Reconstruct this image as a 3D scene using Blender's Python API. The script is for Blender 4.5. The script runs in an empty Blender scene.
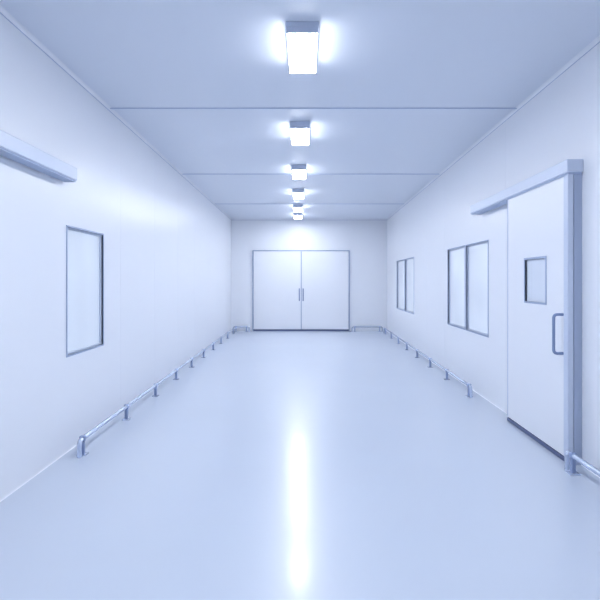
import bpy, bmesh, math
from mathutils import Vector

S = bpy.context.scene
COL = S.collection
H = 3.0
EYE = 1.34
Y0, Y1 = -4.0, 13.4     # back of corridor / end wall

# ------------------------------------------------------------------ materials
def mat(name, col, rough=0.5, metal=0.0, coat=0.0, emit=0.0, ecol=None, bump=None, spec=0.5, tint=None):
    m = bpy.data.materials.new(name); m.use_nodes = True
    nt = m.node_tree; b = nt.nodes['Principled BSDF']
    b.inputs['Base Color'].default_value = (*col, 1)
    b.inputs['Roughness'].default_value = rough
    b.inputs['Metallic'].default_value = metal
    b.inputs['Coat Weight'].default_value = coat
    b.inputs['Coat Roughness'].default_value = 0.13
    b.inputs['Specular IOR Level'].default_value = spec
    if emit:
        b.inputs['Emission Color'].default_value = (*(ecol or col), 1)
        b.inputs['Emission Strength'].default_value = emit
    tc = nt.nodes.new('ShaderNodeTexCoord')
    if tint:     # very faint tonal variation of the paint / resin, and uneven brightness painted on panes
        n = nt.nodes.new('ShaderNodeTexNoise'); n.inputs['Scale'].default_value = tint[0]
        n.inputs['Detail'].default_value = 1
        r = nt.nodes.new('ShaderNodeMix'); r.data_type = 'RGBA'
        r.inputs[6].default_value = (*[c*(1-tint[1]) for c in col], 1)
        r.inputs[7].default_value = (*[min(c*(1+tint[1]), 1) for c in col], 1)
        nt.links.new(tc.outputs['Object'], n.inputs['Vector'])
        nt.links.new(n.outputs['Fac'], r.inputs[0])
        nt.links.new(r.outputs[2], b.inputs['Base Color'])
    if bump:
        sc, st = bump
        n = nt.nodes.new('ShaderNodeTexNoise'); n.inputs['Scale'].default_value = sc
        n.inputs['Detail'].default_value = 1
        bp = nt.nodes.new('ShaderNodeBump'); bp.inputs['Strength'].default_value = st
        bp.inputs['Distance'].default_value = 0.02
        nt.links.new(tc.outputs['Object'], n.inputs['Vector'])
        nt.links.new(n.outputs['Fac'], bp.inputs['Height'])
        nt.links.new(bp.outputs['Normal'], b.inputs['Normal'])
    return m

M_wall = mat('wall_panel', (0.858, 0.887, 0.955), 0.31, bump=(1.3, 0.06))
M_ceil = mat('ceiling_panel', (0.735, 0.785, 0.885), 0.32)
M_floor = mat('epoxy_floor', (0.585, 0.65, 0.77), 0.27, coat=0.25, spec=0.42, bump=(1.6, 0.07), tint=(0.9, 0.02))
M_door = mat('door_panel', (0.855, 0.882, 0.95), 0.35)
M_trim = mat('trim_aluminium', (0.72, 0.78, 0.90), 0.35)
M_cove = mat('cove', (0.84, 0.87, 0.94), 0.4)
M_seam = mat('seam', (0.42, 0.50, 0.68), 0.5)
M_jamb = mat('jamb', (0.40, 0.47, 0.63), 0.35)
M_rail = mat('rail_cover', (0.60, 0.67, 0.82), 0.32)
M_dark = mat('dark_seal', (0.10, 0.13, 0.26), 0.5)
M_steel = mat('steel', (0.60, 0.68, 0.84), 0.25, metal=0.6)
M_post = mat('post', (0.26, 0.33, 0.52), 0.35, metal=0.3)
M_frame = mat('win_frame', (0.38, 0.46, 0.65), 0.4)
M_glass = mat('frosted_pane', (0.76, 0.82, 0.92), 0.06, emit=0.10, ecol=(0.83, 0.91, 1.0), tint=(1.6, 0.12))  # faint glow and uneven tone painted in as lit rooms behind the panes
M_dglass = mat('door_pane', (0.76, 0.82, 0.93), 0.1)
M_house = mat('lamp_housing', (0.60, 0.67, 0.83), 0.4)
M_diff = mat('lamp_diffuser', (0.9, 0.93, 1.0), 0.4, emit=54, ecol=(0.95, 0.972, 1.0))
M_diffs = mat('lamp_diffuser_side', (0.9, 0.93, 1.0), 0.4, emit=6, ecol=(0.95, 0.972, 1.0))

# ------------------------------------------------------------------ geometry helpers
def obj_from_bm(bm, name, m, parent=None, smooth=False):
    bmesh.ops.recalc_face_normals(bm, faces=bm.faces)
    me = bpy.data.meshes.new(name); bm.to_mesh(me); bm.free()
    if smooth:
        for p in me.polygons: p.use_smooth = True
    me.materials.append(m)
    o = bpy.data.objects.new(name, me); COL.objects.link(o)
    if parent: o.parent = parent
    return o

def empty(name):
    o = bpy.data.objects.new(name, None); COL.objects.link(o); o.empty_display_size = 0.1
    return o

def L(s, z, off): return Vector((-(1.82+0.012*s)+off, s, z))
def R(s, z, off): return Vector((1.95+0.0187*s-off, s, z))
def E(s, z, off): return Vector((s, Y1-off, z))     # end wall, s = x
def B(s, z, off): return Vector((s, Y0+off, z))
def W(x, z, y): return Vector((x, y, z))

def add_box(bm, F, s0, s1, z0, z1, o0, o1):
    v = [bm.verts.new(F(s, z, o)) for o in (o0, o1) for z in (z0, z1) for s in (s0, s1)]
    for f in ((0,1,3,2),(4,6,7,5),(0,4,5,1),(2,3,7,6),(0,2,6,4),(1,5,7,3)):
        bm.faces.new([v[i] for i in f])

def box(name, m, parent, F, *boxes, bev=0.0):
    bm = bmesh.new()
    for b in boxes: add_box(bm, F, *b)
    if bev:
        bmesh.ops.recalc_face_normals(bm, faces=bm.faces)
        bmesh.ops.bevel(bm, geom=bm.edges[:], offset=bev, segments=2, affect='EDGES', profile=0.5)
    return obj_from_bm(bm, name, m, parent)

def tube(name, pts, r, m, parent, res=6):
    cu = bpy.data.curves.new(name, 'CURVE'); cu.dimensions = '3D'
    cu.bevel_depth = r; cu.bevel_resolution = res; cu.use_fill_caps = True
    sp = cu.splines.new('POLY'); sp.points.add(len(pts)-1)
    for i, p in enumerate(pts): sp.points[i].co = (*p, 1)
    cu.materials.append(m)
    o = bpy.data.objects.new(name, cu); COL.objects.link(o); o.parent = parent
    bpy.context.view_layer.update()
    dg = bpy.context.evaluated_depsgraph_get()
    me = bpy.data.meshes.new_from_object(o.evaluated_get(dg))
    for p in me.polygons: p.use_smooth = True
    o2 = bpy.data.objects.new(name, me)
    bpy.data.objects.remove(o); o2.name = name
    COL.objects.link(o2); o2.parent = parent
    return o2

def rounded(pts, rad, n=6):
    out = [pts[0]]
    for i in range(1, len(pts)-1):
        a, b, c = pts[i-1], pts[i], pts[i+1]
        d1 = (a-b).normalized(); d2 = (c-b).normalized()
        p0 = b+d1*rad; p2 = b+d2*rad
        for k in range(n+1):
            t = k/n
            out.append((1-t)**2*p0 + 2*t*(1-t)*b + t*t*p2)
    out.append(pts[-1]); return out

# ------------------------------------------------------------------ room shell
def wall(name, F, s0, s1, holes, T=0.12):
    ss = sorted({s0, s1, *[h[0] for h in holes], *[h[1] for h in holes]})
    zs = sorted({0.0, H, *[h[2] for h in holes], *[h[3] for h in holes]})
    bm = bmesh.new()
    for a, b in zip(ss, ss[1:]):
        for c, d in zip(zs, zs[1:]):
            ms, mz = (a+b)/2, (c+d)/2
            if any(h[0] < ms < h[1] and h[2] < mz < h[3] for h in holes): continue
            add_box(bm, F, a, b, c, d, 0, -T)
    bmesh.ops.remove_doubles(bm, verts=bm.verts, dist=1e-5)
    return obj_from_bm(bm, name, M_wall)

lw = [(3.92, 4.64, 0.755, 1.765)]
rw = [(5.61, 6.41, 0.72, 1.79), (6.47, 7.29, 0.72, 1.79), (9.78, 10.72, 0.70, 1.80), (10.80, 11.8, 0.70, 1.80)]
wall('wall_left', L, Y0, Y1, lw)
wall('wall_right', R, Y0, Y1, rw)
wall('wall_end', E, -2.12, 2.34, [])
wall('wall_back', B, -2.0, 2.1, [])
box('floor', M_floor, None, W, (-2.3, 2.5, -0.12, 0, Y0-0.12, Y1+0.12))
box('ceiling', M_ceil, None, W, (-2.3, 2.5, H, H+0.12, Y0-0.12, Y1+0.12))

# ceiling panel joints
k = 0
for y in (-1.15, 1.85, 4.8, 7.75, 10.75):
    k += 1
    xl = -(1.82+0.012*y); xr = 1.95+0.0187*y
    t = empty('trim_%d' % k)
    box('joint_strip', M_trim, t, W, (xl, xr, H-0.006, H, y, y+0.04))
    box('joint_gap', M_seam, t, W, (xl, xr, H-0.007, H, y-0.010, y))

# cornice and coved skirtings
def cove_strip(name, F, s0, s1, r, top):
    bm = bmesh.new(); n = 6; rows = []
    for s in (s0, s1):
        row = []
        for i in range(n+1):
            a = math.pi/2*i/n
            o = r*(1-math.sin(a)); z = r*(1-math.cos(a))
            row.append(bm.verts.new(F(s, (H-z) if top else z, o)))
        row.append(bm.verts.new(F(s, H if top else 0, 0)))
        rows.append(row)
    m = len(rows[0])
    for i in range(m):
        j = (i+1) % m
        bm.faces.new((rows[0][i], rows[0][j], rows[1][j], rows[1][i]))
    bm.faces.new(rows[0]); bm.faces.new(rows[1][::-1])
    return obj_from_bm(bm, name, M_cove, None)
for nm, F, a, b in (('left', L, Y0, Y1), ('right', R, Y0, Y1), ('end', E, -1.98, 2.2)):
    cove_strip('cornice_'+nm, F, a, b, 0.025, True)
    if nm != 'end':
        cove_strip('baseboard_'+nm, F, a, b, 0.010, False)
k0 = 6
for nm, F, a, b in (('l', L, Y0, Y1), ('r', R, Y0, Y1), ('e', E, -1.98, 2.2)):
    t = empty('trim_%d' % k0); k0 += 1
    box('cornice_line', M_seam, t, F, (a, b, H-0.030, H-0.025, 0, 0.003))
# faint vertical panel joints of the side walls
for F, nm in ((L, 'l'), (R, 'r')):
    t = empty('trim_%d' % k0); k0 += 1
    bs = []
    s = 2.7
    while s < 13:
        if not any(h[0]-0.08 < s < h[1]+0.08 for h in (lw if nm == 'l' else rw)) and not (nm == 'r' and 3.4 < s < 4.9):
            bs.append((s, s+0.002, 0.03, H-0.04, 0, 0.0008))
        s += 1.2
    box('panel_joints', M_cove, t, F, *bs)

# ------------------------------------------------------------------ windows
wi = 0
def window(F, h, fw=0.013):
    global wi
    wi += 1
    e = empty('window_%d' % wi)
    s0, s1, z0, z1 = h
    box('frame', M_frame, e, F,
        (s0-fw, s0, z0-fw, z1+fw, -0.03, 0.006), (s1, s1+fw, z0-fw, z1+fw, -0.03, 0.006),
        (s0, s1, z1, z1+fw, -0.03, 0.006), (s0, s1, z0-fw, z0, -0.03, 0.006))
    g = 0.012
    box('gasket', M_rail, e, F,
        (s0, s0+g, z0, z1, -0.03, -0.012), (s1-g, s1, z0, z1, -0.03, -0.012),
        (s0+g, s1-g, z1-g, z1, -0.03, -0.012), (s0+g, s1-g, z0, z0+g, -0.03, -0.012))
    box('pane', M_glass, e, F, (s0, s1, z0, z1, -0.045, -0.03))
for h in lw: window(L, h)
for h in rw: window(R, h)

# ------------------------------------------------------------------ end double door
d = empty('door_1')
dx0, dx1, dm, dh = -1.38, 1.17, -0.10, 2.14
box('frame', M_frame, d, E, (dx0-0.022, dx0, 0, dh+0.022, 0, 0.045), (dx1, dx1+0.022, 0, dh+0.022, 0, 0.045),
    (dx0, dx1, dh, dh+0.022, 0, 0.045))
box('leaf_left', M_door, d, E, (dx0+0.006, dm-0.012, 0.05, dh-0.008, 0, 0.04), bev=0.004)
box('leaf_right', M_door, d, E, (dm+0.012, dx1-0.006, 0.05, dh-0.008, 0, 0.04), bev=0.004)
box('meeting_gap', M_jamb, d, E, (dm-0.012, dm+0.012, 0.05, dh-0.008, 0, 0.03))
box('bottom_seal', M_dark, d, E, (dx0, dx1, 0.002, 0.05, 0, 0.045))
for sx in (-0.05, 0.05):
    pts = [E(dm+sx, 0.82, 0.04), E(dm+sx, 0.82, 0.11), E(dm+sx, 1.13, 0.11), E(dm+sx, 1.13, 0.04)]
    tube('handle', rounded(pts, 0.03), 0.016, M_post, d)

# ------------------------------------------------------------------ sliding doors
def sliding(name, F, s0, s1, r0, r1, rz0, rz1, dh, ro=0.118):
    d = empty(name)
    wa, wb, za, zb = s0+0.31, s0+0.70, 1.165, 1.525
    ss = (s0, wa, wb, s1); zs = (0.04, za, zb, dh)
    bm = bmesh.new()
    for i in range(3):
        for j in range(3):
            if i == 1 and j == 1: continue
            add_box(bm, F, ss[i], ss[i+1], zs[j], zs[j+1], 0.03, 0.095)
    bmesh.ops.remove_doubles(bm, verts=bm.verts, dist=1e-5)
    obj_from_bm(bm, 'leaf', M_door, d)
    f = 0.016
    box('view_frame', M_frame, d, F, (wa-f, wa, za-f, zb+f, 0.07, 0.10), (wb, wb+f, za-f, zb+f, 0.07, 0.10),
        (wa, wb, zb, zb+f, 0.07, 0.10), (wa, wb, za-f, za, 0.07, 0.10))
    box('view_pane', M_dglass, d, F, (wa, wb, za, zb, 0.07, 0.08))
    box('edge_profile', M_rail, d, F, (s1-0.012, s1, 0.04, dh, 0.095, 0.099), (s0, s0+0.012, 0.04, dh, 0.095, 0.099))
    box('bottom_seal', M_dark, d, F, (s0-0.03, s1, 0.004, 0.03, 0.02, 0.10))  # dark seal; its colour also paints in the shadow line under the leaf
    box('jamb', M_jamb, d, F, (s0-0.06, s0-0.006, 0, rz0, 0.0, 0.060), bev=0.002)
    box('jamb_lip', M_rail, d, F, (s0-0.062, s0-0.006, 0, rz0, 0.064, 0.105), bev=0.004)
    box('track_cover', M_rail, d, F, (r0, r1, rz0, rz1, 0.0, ro), bev=0.006)
    box('track_shadow_strip', M_seam, d, F, (r0+0.01, r1-0.01, rz0-0.012, rz0, 0.01, ro-0.01))  # solid dark strip, coloured as the shade under the track cover
    hs = s0+0.03
    pts = [F(hs, 0.80, 0.095), F(hs, 0.80, 0.165), F(hs, 1.09, 0.165), F(hs, 1.09, 0.095)]
    tube('handle', rounded(pts, 0.03), 0.011, M_post, d)
    return d
sliding('door_2', R, 3.70, 4.80, 3.62, 5.88, 2.13, 2.225, 2.13)
sliding('door_3', L, 1.3, 2.5, 1.2, 3.87, 2.115, 2.213, 2.11, ro=0.105)

# ------------------------------------------------------------------ bumper rails
def bumper(F, s0, s1, off=0.15, z=0.125, posts=None, r=0.018):
    e = empty('bumper_rail')
    pts = rounded([F(s0, 0.0, off), F(s0, z, off), F(s1, z, off), F(s1, 0.0, off)], 0.05)
    tube('rail', pts, r, M_steel, e, 5)
    for i, s in enumerate(posts):
        box('post_%d' % (i+1), M_post, e, F, (s-0.014, s+0.014, 0.0, z-0.012, off-0.014, off+0.014), bev=0.003)
        box('foot_%d' % (i+1), M_steel, e, F, (s-0.035, s+0.035, 0.0, 0.008, off-0.035, off+0.035))
        box('collar_%d' % (i+1), M_post, e, F, (s-0.018, s+0.018, z-0.022, z+0.021, off-0.021, off+0.021), bev=0.006)
    return e
bumper(L, 3.80, 12.9, posts=[3.86+0.98*i for i in range(10)])
bumper(R, 5.75, 12.9, posts=[5.81+0.98*i for i in range(8)])
bumper(R, 0.4, 3.56, posts=[3.48, 2.45, 1.48, 0.5])
bumper(E, 1.25, 2.05, posts=[1.32, 1.98])
bumper(E, -1.9, -1.48, posts=[-1.83, -1.55])

# ------------------------------------------------------------------ ceiling lights
for y in (-2.2, -0.3, 1.6, 3.50, 5.50, 7.45, 9.3, 11.1, 12.4):
    x = 0.045-0.0178*y
    if y < 0: x = 0.045
    e = empty('ceiling_light')
    w = 0.1; a, b = y-0.3, y+0.3
    box('housing', M_house, e, W, (x-w-0.006, x+w+0.006, H-0.035, H, a-0.006, b+0.006), bev=0.003)
    box('end_cap_near', M_house, e, W, (x-w-0.002, x+w+0.002, H-0.076, H-0.035, a-0.006, a+0.010), bev=0.003)
    box('end_cap_far', M_house, e, W, (x-w-0.002, x+w+0.002, H-0.076, H-0.035, b-0.010, b+0.006), bev=0.003)
    box('diffuser', M_diff, e, W, (x-w+0.004, x+w-0.004, H-0.080, H-0.072, a, b))
    box('diffuser_side_left', M_diffs, e, W, (x-w+0.004, x-w+0.01, H-0.072, H-0.035, a+0.01, b-0.01))
    box('diffuser_side_right', M_diffs, e, W, (x+w-0.01, x+w-0.004, H-0.072, H-0.035, a+0.01, b-0.01))

# ------------------------------------------------------------------ world + camera
w = bpy.data.worlds.new('world'); S.world = w; w.use_nodes = True
w.node_tree.nodes['Background'].inputs[0].default_value = (0.75, 0.82, 1, 1)
w.node_tree.nodes['Background'].inputs[1].default_value = 0.3
S.view_settings.view_transform = 'Standard'

c = bpy.data.cameras.new('camera'); co = bpy.data.objects.new('camera', c); COL.objects.link(co)
co.location = (0, 0, EYE); co.rotation_euler = (math.pi/2, 0, 0)
c.sensor_width = 36; c.lens = 30; c.clip_start = 0.05
c.shift_x = -5/600; c.shift_y = -19/600
S.camera = co
